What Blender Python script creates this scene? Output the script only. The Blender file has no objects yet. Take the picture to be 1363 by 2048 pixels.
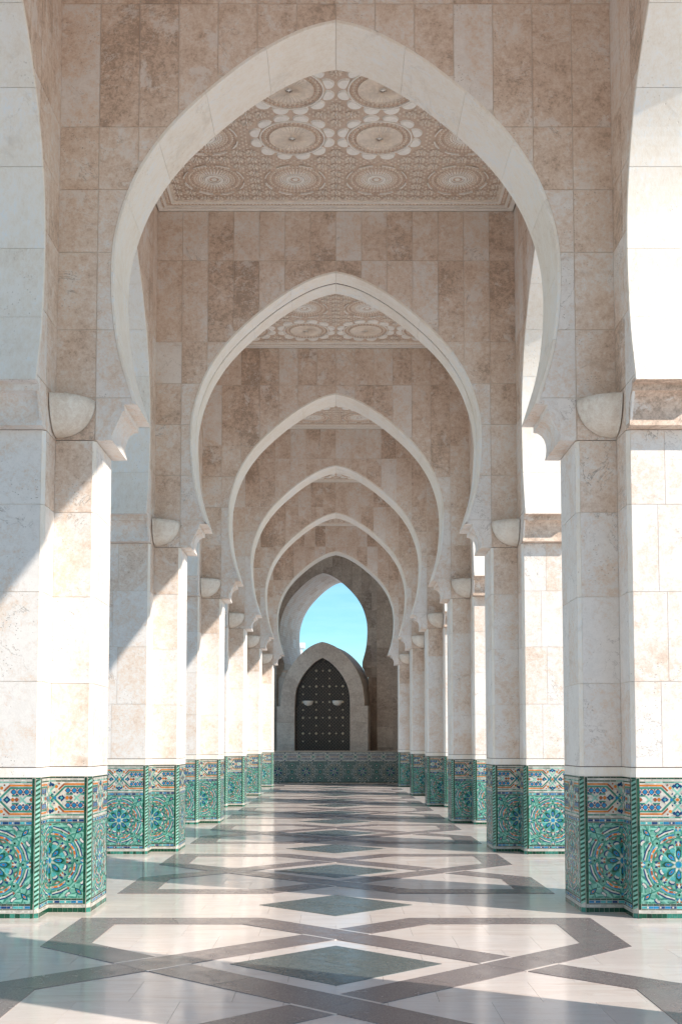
import bpy, math, random
from math import sin, cos, pi, radians, hypot, atan2
random.seed(7)
sc = bpy.context.scene
COL = sc.collection

# ------------------------------------------------------------------ camera
cam_d = bpy.data.cameras.new('camera')
cam = bpy.data.objects.new('camera', cam_d); COL.objects.link(cam)
cam_d.sensor_fit = 'VERTICAL'; cam_d.sensor_height = 36.0; cam_d.sensor_width = 24.0
cam_d.lens = 36.0*2359.56/2048
cam_d.shift_x = 10.2/2048; cam_d.shift_y = 300.7/2048
cam_d.clip_start = 0.05; cam_d.clip_end = 3000
cam.location = (0, 0, 1.4905)
cam.rotation_euler = (radians(90)+0.0689, 0, 0)
sc.camera = cam
# ------------------------------------------------------------------ sky, sun, exposure
SUN_EL, SUN_AZ = radians(32.0), math.atan2(.861, -.508)      # azimuth clockwise from +Y
w = bpy.data.worlds.new('World'); sc.world = w; w.use_nodes = True
nt = w.node_tree
bg = nt.nodes['Background']
sky = nt.nodes.new('ShaderNodeTexSky'); sky.sky_type = 'NISHITA'
sky.sun_disc = False; sky.sun_elevation = SUN_EL; sky.sun_rotation = SUN_AZ
sky.air_density = 1.0; sky.dust_density = 0.0; sky.ozone_density = 2.5
tint = nt.nodes.new('ShaderNodeMix'); tint.data_type = 'RGBA'; tint.blend_type = 'MULTIPLY'; tint.inputs[0].default_value = 1
nt.links.new(sky.outputs[0], tint.inputs[6]); tint.inputs[7].default_value = (.50, .78, .86, 1)
tc = nt.nodes.new('ShaderNodeTexCoord'); mp = nt.nodes.new('ShaderNodeMapping'); mp.inputs['Scale'].default_value = (3, 3, 16)
cn = nt.nodes.new('ShaderNodeTexNoise'); cn.inputs['Scale'].default_value = 1.6; cn.inputs['Detail'].default_value = 6; cn.inputs['Roughness'].default_value = .6
cr_ = nt.nodes.new('ShaderNodeMapRange'); cr_.inputs[1].default_value = .45; cr_.inputs[2].default_value = .8; cr_.inputs[3].default_value = 0; cr_.inputs[4].default_value = .22
cm = nt.nodes.new('ShaderNodeMix'); cm.data_type = 'RGBA'; cm.inputs[7].default_value = (6.5, 8.5, 9, 1)     # thin high cloud
nt.links.new(tc.outputs['Generated'], mp.inputs[0]); nt.links.new(mp.outputs[0], cn.inputs[0]); nt.links.new(cn.outputs[0], cr_.inputs[0])
nt.links.new(cr_.outputs[0], cm.inputs[0]); nt.links.new(tint.outputs[2], cm.inputs[6]); nt.links.new(cm.outputs[2], bg.inputs[0]); bg.inputs[1].default_value = 0.07
sd = bpy.data.lights.new('sun', 'SUN'); sd.energy = 2.0; sd.angle = radians(0.5); sd.color = (1, .92, .83)
sun = bpy.data.objects.new('sun', sd); COL.objects.link(sun)
import mathutils
sv = mathutils.Vector((-.861*cos(SUN_EL), .508*cos(SUN_EL), -sin(SUN_EL)))
sun.rotation_euler = sv.to_track_quat('-Z', 'Y').to_euler(); sun.location = (30, -20, 30)
vs = sc.view_settings
sc.display_settings.display_device = 'sRGB'
vs.view_transform = 'Standard'; vs.look = 'None'; vs.exposure = 1.56; vs.gamma = 1.0; vs.use_curve_mapping = False
sc.cycles.max_bounces = 10; sc.cycles.diffuse_bounces = 7; sc.cycles.glossy_bounces = 4

# ------------------------------------------------------------------ materials
MAT = {}
class NT:
    def __init__(s, name):
        s.m = bpy.data.materials.new(name); s.m.use_nodes = True
        s.t = s.m.node_tree; s.b = s.t.nodes['Principled BSDF']; MAT[name] = s.m
    def n(s, ty, **kw):
        nd = s.t.nodes.new('ShaderNode'+ty)
        for k, v in kw.items():
            if k.startswith('i_'):
                key = k[2:]
                key = int(key) if key.isdigit() else key.replace('_', ' ')
                if isinstance(v, bpy.types.NodeSocket): s.t.links.new(v, nd.inputs[key])
                else: nd.inputs[key].default_value = v
            else: setattr(nd, k, v)
        return nd
    def link(s, a, b): s.t.links.new(a, b)
    def math(s, op, a, b=0.5, clamp=False):
        nd = s.n('Math', operation=op, i_0=a, i_1=b); nd.use_clamp = clamp; return nd.outputs[0]
    def mix(s, f, a, b, mode='MIX'):
        nd = s.t.nodes.new('ShaderNodeMix'); nd.data_type = 'RGBA'; nd.blend_type = mode
        for i, v in ((0, f), (6, a), (7, b)):
            if isinstance(v, bpy.types.NodeSocket): s.t.links.new(v, nd.inputs[i])
            else: nd.inputs[i].default_value = v if i == 0 else (*v[:3], 1)
        return nd.outputs[2]
    def ramp(s, f, stops):
        nd = s.t.nodes.new('ShaderNodeValToRGB'); s.t.links.new(f, nd.inputs[0])
        el = nd.color_ramp.elements
        while len(el) < len(stops): el.new(.5)
        for e, (p, c) in zip(el, stops):
            e.position = p; e.color = (*c, 1) if not isinstance(c, (int, float)) else (c, c, c, 1)
        return nd.outputs[0]
    def rng(s, v, a, b, c=0., d=1.):
        nd = s.n('MapRange'); nd.clamp = True
        s.t.links.new(v, nd.inputs[0])
        for i, x in enumerate((a, b, c, d)): nd.inputs[i+1].default_value = x
        return nd.outputs[0]
    def pos(s, rand=True, scale=(1, 1, 1)):
        g = s.n('NewGeometry').outputs['Position']
        if rand:
            r = s.n('ObjectInfo').outputs['Random']
            r = s.math('MULTIPLY', r, 40.0)
            c = s.n('CombineXYZ', i_0=r, i_1=s.math('MULTIPLY', r, 1.7), i_2=s.math('MULTIPLY', r, .6)).outputs[0]
            g = s.n('VectorMath', operation='ADD', i_0=g, i_1=c).outputs[0]
        return s.n('Mapping', i_Vector=g, i_Scale=scale).outputs[0]
    def noise(s, v, sc_, det=4., ro=.55, dist=0.):
        return s.n('TexNoise', i_Vector=v, i_Scale=sc_, i_Detail=det, i_Roughness=ro, i_Distortion=dist).outputs[0]
    def bump(s, h, strength=.3, dist=.01, norm=None):
        nd = s.n('Bump', i_Strength=strength, i_Distance=dist, i_Height=h)
        if norm is not None: s.t.links.new(norm, nd.inputs['Normal'])
        return nd.outputs[0]
    def fin(s, col, rough=.6, normal=None, spec=.5):
        for v, k in ((col, 'Base Color'), (rough, 'Roughness')):
            if isinstance(v, bpy.types.NodeSocket): s.t.links.new(v, s.b.inputs[k])
            else: s.b.inputs[k].default_value = (*v, 1) if k == 'Base Color' else v
        s.b.inputs['Specular IOR Level'].default_value = spec
        if normal is not None: s.t.links.new(normal, s.b.inputs['Normal'])
        return s.m

def travertine(name, brown, mid, pale, pitc, blot=1.0, rough=.55, fixed=None, stretch=(1, 1, 1), pits=1.0):
    s = NT(name)
    p = s.pos(True, stretch); pw = s.pos(False)
    if fixed is None:
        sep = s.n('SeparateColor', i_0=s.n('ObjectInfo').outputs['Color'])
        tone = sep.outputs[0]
    else:
        tone = s.math('ADD', s.math('MULTIPLY', s.n('ObjectInfo').outputs['Random'], .22), fixed)
    big = s.noise(p, 1.7, 6, .66, .3)
    fine = s.noise(p, 16, 8, .74, .3)
    world = s.noise(pw, 1.4, 5, .68, .5)
    grit = s.noise(p, 48, 5, .85)
    t = s.math('ADD', s.math('ADD', s.math('MULTIPLY', tone, .8), .14), s.math('MULTIPLY', s.math('SUBTRACT', big, .5), 1.3*blot))
    t = s.math('ADD', t, s.math('MULTIPLY', s.math('SUBTRACT', fine, .5), 1.6))
    t = s.math('ADD', t, s.math('MULTIPLY', s.math('SUBTRACT', grit, .5), 1.25))
    t = s.math('ADD', t, s.math('MULTIPLY', s.math('SUBTRACT', world, .5), 1.1), True)
    c = s.ramp(t, [(0, tuple(x*.7 for x in brown)), (.2, brown), (.38, tuple(.5*a+.5*b for a, b in zip(brown, mid))), (.58, mid), (.8, pale), (1, tuple(min(.86, x*1.07) for x in pale))])
    # crusty pale calcite patches with a sharp edge
    cr = s.noise(p, 3.0, 10, .76, .35)
    crm = s.rng(cr, .555, .60)
    c = s.mix(s.math('MULTIPLY', crm, .7), c, pale)
    # thin pale veins running diagonally, and darker bedding
    vp = s.n('Mapping', i_Vector=p, i_Rotation=(.5, .75, .3), i_Scale=(1, 1, 2.6)).outputs[0]
    vn = s.noise(vp, 1.5, 8, .7, .9)
    c = s.mix(s.math('MULTIPLY', s.rng(s.math('ABSOLUTE', s.math('SUBTRACT', vn, .52)), 0, .012, 1, 0), s.rng(s.noise(p, 1.9, 2, .5), .45, .6)), c, pale)
    c = s.mix(s.math('MULTIPLY', s.rng(vn, .60, .70), .35), c, tuple(x*.7 for x in brown))
    # pits and short cracks
    vor = s.n('TexVoronoi', i_Vector=s.n('Mapping', i_Vector=p, i_Scale=(1, 1, 1.9)).outputs[0], i_Scale=26.); vor.feature = 'F1'
    pm = s.rng(vor.outputs[0], .10, .2, 1, 0)
    zone = s.rng(s.noise(p, 2.6, 3, .6), .52, .62)
    pm = s.math('MULTIPLY', pm, zone)
    crk = s.rng(s.math('ABSOLUTE', s.math('SUBTRACT', s.noise(p, 2.2, 7, .65, .8), .5)), 0., .006, 1, 0)
    crk = s.math('MULTIPLY', crk, s.rng(s.noise(p, 1.7, 2, .5), .55, .65))
    c = s.mix(s.math('MULTIPLY', pm, .8*pits), c, pitc)
    c = s.mix(s.math('MULTIPLY', crk, .8*pits), c, pitc)
    h = s.math('SUBTRACT', s.math('ADD', s.math('MULTIPLY', fine, .5), s.math('MULTIPLY', grit, .25)), s.math('ADD', pm, s.math('MULTIPLY', crk, .6)))
    s.fin(c, s.rng(fine, .3, .7, rough-.08, rough+.12), s.bump(h, .5, .008), .35)

BR, MD, PL, PT = (.64, .49, .385), (.78, .66, .56), (.79, .745, .70), (.26, .21, .18)
travertine('travertine', BR, MD, PL, PT)
travertine('cream_stone', (.82, .73, .62), (.88, .815, .72), (.90, .855, .785), (.4, .32, .25), blot=.8, fixed=.52, pits=.5, stretch=(1, 1, .45))
travertine('mortar', (.68, .60, .52), (.74, .66, .58), (.78, .71, .64), (.4, .3, .25), blot=.4, fixed=.4, pits=.2)
travertine('shade_stone', (.44, .335, .265), (.58, .46, .37), (.70, .59, .49), (.1, .07, .05), blot=.7)  # darker copy of travertine, shade of the end walls put into its colour
travertine('bowl_stone', (.66, .57, .48), (.76, .69, .60), (.83, .78, .70), (.5, .42, .35), blot=.5, fixed=.5, pits=.15, rough=.45)

def marble():
    s = NT('cream_marble')
    p = s.pos(True, (1, 1, 1)); pv = s.pos(True, (.9, 5.5, 1))
    n1 = s.noise(pv, 1.6, 6, .62, 1.3); n2 = s.noise(p, 6, 5, .6)
    rnd = s.n('ObjectInfo').outputs['Random']
    c = s.ramp(n1, [(.25, (.58, .45, .38)), (.42, (.72, .61, .54)), (.55, (.77, .685, .625)), (.8, (.73, .60, .53))])
    c = s.mix(s.rng(rnd, 0, 1, 0, .65), c, (.78, .715, .675)); c = s.mix(s.rng(rnd, .7, 1, 0, .35), c, (.62, .50, .43))
    c = s.mix(s.rng(s.math('ABSOLUTE', s.math('SUBTRACT', n1, .47)), 0, .012, .35, 0), c, (.50, .40, .33))
    c = s.mix(s.rng(n2, .55, .75, 0, .25), c, (.68, .60, .55))
    r = s.rng(s.noise(s.pos(False), 2.2, 5, .65), .3, .7, .08, .20)
    s.fin(c, r, s.bump(n2, .06, .004), .22)
marble()
def granite(name, a, b, c3, r0, r1):
    s = NT(name)
    p = s.pos(True)
    n1 = s.noise(p, 95, 3, .8); n2 = s.noise(p, 5, 5, .65, .8); rnd = s.n('ObjectInfo').outputs['Random']
    c = s.ramp(n1, [(.3, a), (.5, b), (.68, c3)])
    c = s.mix(s.rng(n2, .35, .7, 0, .4), c, a)
    c = s.mix(s.rng(rnd, 0, 1, 0, .22), c, c3)
    s.fin(c, s.rng(n2, .3, .7, r0, r1), s.bump(n1, .05, .002), .28)
granite('grey_granite', (.125, .10, .097), (.225, .185, .18), (.35, .305, .295), .14, .3)
granite('green_slate', (.055, .074, .073), (.10, .125, .123), (.20, .235, .23), .16, .34)
def plain(name, col, rough=.5, var=.18, sc_=9., spec=.5, bumpd=.002, metal=0.):
    s = NT(name)
    p = s.pos(True)
    n1 = s.noise(p, sc_, 5, .65); cell = s.n('TexVoronoi', i_Vector=p, i_Scale=22.).outputs['Color']
    cv = s.n('SeparateColor', i_0=cell).outputs[0]
    v = s.math('ADD', s.math('MULTIPLY', s.math('SUBTRACT', n1, .5), var*1.6), s.math('MULTIPLY', s.math('SUBTRACT', cv, .5), var))
    v = s.math('ADD', v, 1.0)
    h = s.n('HueSaturation', i_Value=v, i_Color=(*col, 1)).outputs[0]
    s.fin(h, rough, s.bump(n1, .15, bumpd), spec); s.b.inputs['Metallic'].default_value = metal
GZ = dict(sage=(.13, .335, .265), strap=(.04, .20, .15), dark=(.008, .07, .038), darker=(.005, .035, .02), turq=(.07, .34, .35), blue=(.015, .19, .38),
          navy=(.008, .045, .14), orange=(.56, .17, .02), brick=(.28, .075, .025), white=(.52, .50, .45), mint=(.20, .44, .36), ivory=(.66, .58, .47), teal=(.13, .18, .165))
for k, c in GZ.items(): plain('glaze_'+k, c, .24, .46, 30, .4, .004)
plain('grout', (.50, .46, .40), .8, .2)
plain('plaster', (.83, .74, .64), .75, .14, 14, .3, .004)
plain('plaster_pale', (.92, .89, .83), .7, .08, 6, .3, .002)
plain('plaster_tan', (.66, .52, .42), .8, .2, 25, .3, .004)
plain('bronze', (.03, .023, .019), .5, .5, 60, .5, .003, .1)
plain('bronze_line', (.15, .115, .085), .4, .3, 60, .5, .002, .5)
plain('gold_stud', (.55, .45, .32), .4, .3, 40, .5, .002, .6)
plain('joint_filler', (.12, .08, .06), .8, .2)
plain('roof_stone', (.62, .54, .47), .8, .15)
plain('white_wall', (.8, .78, .74), .8, .05)
def plaza():
    s = NT('plaza_stone'); p = s.pos(False)
    br = s.n('TexBrick', i_Vector=p, i_Scale=1.6, i_Color1=(.80, .77, .74, 1), i_Color2=(.74, .71, .68, 1), i_Mortar=(.40, .36, .33, 1)); br.inputs['Mortar Size'].default_value = .008
    n = s.noise(p, 1.3, 5, .6)
    s.fin(s.mix(s.rng(n, .3, .7, 0, .4), br.outputs[0], (.70, .66, .62)), .5, None, .4)
plaza()
def carved():
    s = NT('carved_ground'); p = s.pos(False)
    v1 = s.n('TexVoronoi', i_Vector=p, i_Scale=26.); v1.feature = 'DISTANCE_TO_EDGE'
    v2 = s.n('TexVoronoi', i_Vector=p, i_Scale=60.)
    h = s.math('ADD', s.rng(v1.outputs[0], 0, .12), s.math('MULTIPLY', v2.outputs[0], .6))
    c = s.mix(s.rng(s.noise(p, 3, 4), .3, .7), (.63, .49, .39), (.73, .59, .48))
    s.fin(c, .8, s.bump(h, .5, .015), .2)
carved()

# ------------------------------------------------------------------ helpers
class MB:
    def __init__(s): s.v = []; s.f = []; s.m = []; s.mats = []
    def mi(s, name):
        if name not in s.mats: s.mats.append(name)
        return s.mats.index(name)
    def face(s, pts, mat):
        i = len(s.v); s.v += [tuple(p) for p in pts]; s.f.append(tuple(range(i, i+len(pts)))); s.m.append(s.mi(mat))
    def prism(s, poly, fr, mat, depth, lo=0.0):
        """poly: 2-D points; fr(x, z, h) -> 3-D; front at height depth, back at lo"""
        n = len(poly); i = len(s.v); k = s.mi(mat)
        s.v += [fr(x, z, depth) for x, z in poly] + [fr(x, z, lo) for x, z in poly]
        s.f.append(tuple(range(i, i+n))); s.m.append(k)
        s.f.append(tuple(range(i+2*n-1, i+n-1, -1))); s.m.append(k)
        for a in range(n):
            b = (a+1) % n
            s.f.append((i+a, i+n+a, i+n+b, i+b)); s.m.append(k)
    def box(s, x0, x1, y0, y1, z0, z1, mat):
        s.prism([(x0, z0), (x1, z0), (x1, z1), (x0, z1)], lambda x, z, h: (x, y1-h, z), mat, y1-y0)
    def mesh(s, name, smooth=False):
        me = bpy.data.meshes.new(name); me.from_pydata(s.v, [], s.f)
        for m in s.mats: me.materials.append(MAT[m])
        me.polygons.foreach_set('material_index', s.m)
        if smooth: me.polygons.foreach_set('use_smooth', [True]*len(s.f))
        me.update(); return me
def link(o, parent=None):
    COL.objects.link(o)
    if parent is not None: o.parent = parent
    return o
def ob(name, me, parent=None, loc=(0, 0, 0), rz=0., tone=None, scale=None, stuff=False, struct=False):
    if isinstance(me, MB): me = me.mesh(name)
    o = bpy.data.objects.new(name, me); o.location = loc; o.rotation_euler = (0, 0, rz)
    if tone is not None: o.color = (tone, tone, tone, 1)
    if scale: o.scale = scale
    if stuff: o['kind'] = 'stuff'
    if struct: o['kind'] = 'structure'
    return link(o, parent)
def thing(name, label, cat, loc=(0, 0, 0), rz=0., group=None, scale=None):
    o = bpy.data.objects.new(name, None); o.location = loc; o.rotation_euler = (0, 0, rz)
    o.empty_display_size = .2
    if scale: o.scale = scale
    o['label'] = label; o['category'] = cat
    if group: o['group'] = group
    return link(o)
def kids(o, table):
    return table.get(o.name, [])
def copy_tree(root, jitter=0.):
    """copy a thing with its parts and sub-parts; meshes are shared"""
    def rec(o, par):
        c = o.copy(); COL.objects.link(c)
        if par is not None: c.parent = par
        if jitter and c.type == 'MESH':
            t = min(1., max(0., c.color[0]+random.uniform(-jitter, jitter))); c.color = (t, t, t, 1)
        for ch in CH.get(o.name, ()): rec(ch, c)
        return c
    return rec(root, None)
def child_table():
    t = {}
    for o in COL.objects:
        if o.parent: t.setdefault(o.parent.name, []).append(o)
    return t
FRONT = lambda x, z, h: (x, -h, z)          # plane facing -y
cl = lambda v, a=0., b=1.: max(a, min(b, v))

# ------------------------------------------------------------------ plan of the gallery
Z0, BAY = 10.58, 5.876
PC = 2.933                                   # pier centre |x|
AH, AL = .383, .753                          # arm half width, arm reach
PIER_H = 4.246; DADO = 1.2
def cy(k): return (Z0+BAY*k+AH) if k < 5 else 41.0+AH    # centre line of frame k
FR = range(-2, 6)
CHF = .034

# ------------------------------------------------------------------ arch profile (half width against height)
corb = [(2.178, 4.246), (2.035, 4.246), (2.046, 4.300), (2.050, 4.35), (2.046, 4.40), (2.030, 4.45), (2.004, 4.487), (1.968, 4.512), (1.926, 4.520), (1.926, 4.578), (1.813, 4.580)]
ap = [(1.813, 4.584), (1.87, 4.766), (1.946, 5.013), (1.998, 5.275), (2.028, 5.556), (2.037, 5.82), (2.025, 6.065), (1.989, 6.275), (1.923, 6.502), (1.833, 6.725), (1.72, 6.925),
      (1.590, 7.112), (1.437, 7.290), (1.261, 7.463), (1.076, 7.625), (.891, 7.775), (.705, 7.905), (.519, 8.017), (.333, 8.110), (.16, 8.17), (0, 8.205)]
def catmull(P, n):
    out = []
    for i in range(len(P)-1):
        p0, p1, p2, p3 = P[max(i-1, 0)], P[i], P[i+1], P[min(i+2, len(P)-1)]
        for j in range(n):
            t = j/n
            out.append(tuple(.5*(2*b+(-a+c)*t+(2*a-5*b+4*c-d)*t*t+(-a+3*b-3*c+d)*t**3) for a, b, c, d in zip(p0, p1, p2, p3)))
    return out+[P[-1]]
arc = catmull(ap, 3)
def offset(P, d):
    out = []
    for i, p in enumerate(P):
        a, b = P[max(i-1, 0)], P[min(i+1, len(P)-1)]
        tx, tz = b[0]-a[0], b[1]-a[1]; l = hypot(tx, tz)
        out.append((p[0]+tz/l*d, p[1]-tx/l*d))
    out[-1] = (0, out[-1][1]+.004)
    return out
RIM = .03
arc_o = offset(arc, RIM)
for i, (x, z) in enumerate(arc_o): arc_o[i] = (x, max(z, 4.584)) if i < 3 else (max(x, 0), z)
def w_out(z):
    if z < 4.519:
        return 2.06
    if z < 4.5845: return 1.936
    if z >= arc_o[-1][1]: return 0.
    for (x0, z0), (x1, z1) in zip(arc_o, arc_o[1:]):
        if z0 <= z <= z1: return x0+(x1-x0)*(z-z0)/max(z1-z0, 1e-6)
    return 0.
def wall_polys(x0, x1, z0, z1):
    """pieces of the rectangle (x>0 half) that lie outside the opening"""
    if x1 <= 0: return [[(-x, z) for x, z in reversed(p)] for p in wall_polys(-x1, -x0, z0, z1)]
    zs = sorted({z0, z1, *[z for z in (4.519, 4.5195, 4.5845, 4.585) if z0 < z < z1], *[z for x, z in arc_o if z0 < z < z1]})
    out, run = [], []
    def flush():
        if len(run) > 1 and run[-1][1]-run[0][1] > .03:
            L = list(run)
            # drop collinear straight runs
            keep = [L[0]]+[q for a, q, b in zip(L, L[1:], L[2:]) if abs(a[0]-q[0]) > 1e-5 or abs(b[0]-q[0]) > 1e-5]+[L[-1]]
            out.append([(x1, L[0][1])][:1]+[(x1, L[-1][1])]+[q for q in reversed(keep)])
        run.clear()
    for z in zs:
        l = max(x0, w_out(z)+.003)
        if l < x1-.012: run.append((l, z))
        else: flush()
    flush()
    return out

ROWS = [4.246, 4.64, 5.275, 6.005, 6.598, 7.20, 8.39, 9.115]
G = .0045
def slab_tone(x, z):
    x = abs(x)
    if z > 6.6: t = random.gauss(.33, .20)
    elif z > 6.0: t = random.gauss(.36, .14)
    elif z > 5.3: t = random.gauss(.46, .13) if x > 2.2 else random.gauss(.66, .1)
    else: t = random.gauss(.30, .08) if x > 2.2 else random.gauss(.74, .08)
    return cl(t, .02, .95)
def make_arch(label, cat, name, thick=.766, joint=False, mat='travertine', cream='cream_stone'):
    t = thing(name, label, cat)
    # core behind the facing (shows only in the joints)
    c = MB()
    for sg in (1, -1):
        prof = [(2.21, 4.25), (2.075, 4.25), (2.08, 4.35), (2.05, 4.45), (1.99, 4.53), (1.95, 4.55), (1.95, 4.6), (1.85, 4.61)]
        prof += [(x, z) for x, z in offset(arc, .022) if z > 4.62]
        prof[-1] = (0, prof[-1][1])
        poly = prof+[(0, 9.6), (2.553, 9.6), (2.553, 4.25)]
        poly = [(sg*x, z) for x, z in poly]
        if sg > 0: poly.reverse()
        c.prism(poly, lambda x, z, h: (x, thick-.004-h, z), 'mortar', thick-.012)
    ob('wall_core', c, t)
    for r in range(7):
        z0, z1 = ROWS[r]+G, ROWS[r+1]-G
        for i in range(14):
            x0, x1 = -2.555+.365*i+G, -2.555+.365*(i+1)-G
            for poly in wall_polys(x0, x1, z0, z1):
                m = MB(); m.prism(list(reversed(poly)) if 0 else poly, lambda x, z, h: (x, .02-h, z), mat, .02)
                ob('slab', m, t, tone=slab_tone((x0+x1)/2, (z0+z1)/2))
    # soffit: voussoirs
    L = [0.]
    for a, b in zip(arc, arc[1:]): L.append(L[-1]+hypot(a[0]-b[0], a[1]-b[1]))
    tot = L[-1]
    nv = 7
    ys = [(-.003, thick*.5-.022), (thick*.5+.022, thick+.003)] if joint else [(-.003, thick+.003)]
    for sg in (1, -1):
        for q in range(nv):
            lo, hi = tot*q/nv, tot*(q+1)/nv
            idx = [i for i in range(len(arc)) if lo-1e-6 <= L[i] <= hi+1e-6]
            i0, i1 = idx[0], idx[-1]
            if q: i0 = max(0, i0-1)
            inn = arc[i0:i1+1]; out = arc_o[i0:i1+1]
            def tr(p, pn, g, G=0):      # pull the end of the piece back to leave a joint
                d = hypot(p[0]-pn[0], p[1]-pn[1]); return (p[0]+(pn[0]-p[0])*g/d, p[1]+(pn[1]-p[1])*g/d)
            inn = [tr(inn[0], inn[1], .0016)]+inn[1:-1]+[tr(inn[-1], inn[-2], .0016)]
            out = [tr(out[0], out[1], .0016)]+out[1:-1]+[tr(out[-1], out[-2], .0016)]
            m = MB()
            for (ya, yb) in ys:
                n = len(inn); b0 = len(m.v); k = m.mi(cream)
                ch = .005
                ring = []
                for j in range(n):
                    ix, iz = inn[j]; ox, oz = out[j]
                    fx, fz = ix+(ox-ix)*.2, iz+(oz-iz)*.2
                    ring.append([(sg*ix, ya+ch, iz), (sg*fx, ya, fz), (sg*ox, ya, oz), (sg*ox, yb, oz), (sg*fx, yb, fz), (sg*ix, yb-ch, iz)])
                for rr in ring: m.v += rr
                for j in range(n-1):
                    for e in range(6):
                        f = (b0+j*6+e, b0+j*6+(e+1) % 6, b0+(j+1)*6+(e+1) % 6, b0+(j+1)*6+e)
                        m.f.append(f if sg > 0 else f[::-1]); m.m.append(k)
                f = tuple(b0+e for e in range(6)); m.f.append(f if sg < 0 else f[::-1]); m.m.append(k)
                f = tuple(b0+(n-1)*6+e for e in range(6))[::-1]; m.f.append(f if sg < 0 else f[::-1]); m.m.append(k)
            o = ob('voussoir', m, t, tone=.6)
        if joint:
            jm = MB()
            for a, b in zip(arc, arc[1:]):
                P = [(sg*(a[0]+.009), thick*.5-.024, a[1]+.006), (sg*(a[0]+.009), thick*.5+.024, a[1]+.006), (sg*(b[0]+.009), thick*.5+.024, b[1]+.008), (sg*(b[0]+.009), thick*.5-.024, b[1]+.008)]
                jm.face(P if sg > 0 else P[::-1], 'joint_filler')
            ob('joint_filler', jm, t)
        # stepped corbel
        m = MB()
        poly = corb+[(1.84, 4.612), (1.952, 4.612), (1.96, 4.55), (2.02, 4.51), (2.06, 4.45), (2.08, 4.36), (2.075, 4.28), (2.178, 4.28)]
        poly = [(sg*x, z) for x, z in poly]
        if sg < 0: poly.reverse()
        for (ya, yb) in ys:
            m.prism(poly, lambda x, z, h: (x, yb-h, z), mat, yb-ya)
        ob('corbel', m, t, tone=.78)
    return t

# ------------------------------------------------------------------ zellige patterns
def rot(P, a, c=(0, 0)): return [(c[0]+x*cos(a)-z*sin(a), c[1]+x*sin(a)+z*cos(a)) for x, z in P]
def ngon(n, r, c=(0, 0), a0=0.): return [(c[0]+r*cos(a0+2*pi*i/n), c[1]+r*sin(a0+2*pi*i/n)) for i in range(n)]
def rect(x0, x1, z0, z1): return [(x0, z0), (x1, z0), (x1, z1), (x0, z1)]
def bar(a, b, wd):
    dx, dz = b[0]-a[0], b[1]-a[1]; l = hypot(dx, dz); nx, nz = -dz/l*wd/2, dx/l*wd/2
    return [(a[0]-nx, a[1]-nz), (b[0]-nx, b[1]-nz), (b[0]+nx, b[1]+nz), (a[0]+nx, a[1]+nz)]
def clip(P, f):
    out = []
    for i in range(len(P)):
        a, b = P[i], P[(i+1) % len(P)]; fa, fb = f(a), f(b)
        if fa >= 0: out.append(a)
        if (fa >= 0) != (fb >= 0):
            t = fa/(fa-fb); out.append((a[0]+(b[0]-a[0])*t, a[1]+(b[1]-a[1])*t))
    return out
def clip_rect(P, x0, x1, z0, z1):
    for f in (lambda p: p[0]-x0, lambda p: x1-p[0], lambda p: p[1]-z0, lambda p: z1-p[1]):
        P = clip(P, f)
        if len(P) < 3: return []
    return P
def area(P): return .5*sum(P[i][0]*P[(i+1) % len(P)][1]-P[(i+1) % len(P)][0]*P[i][1] for i in range(len(P)))

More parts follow.
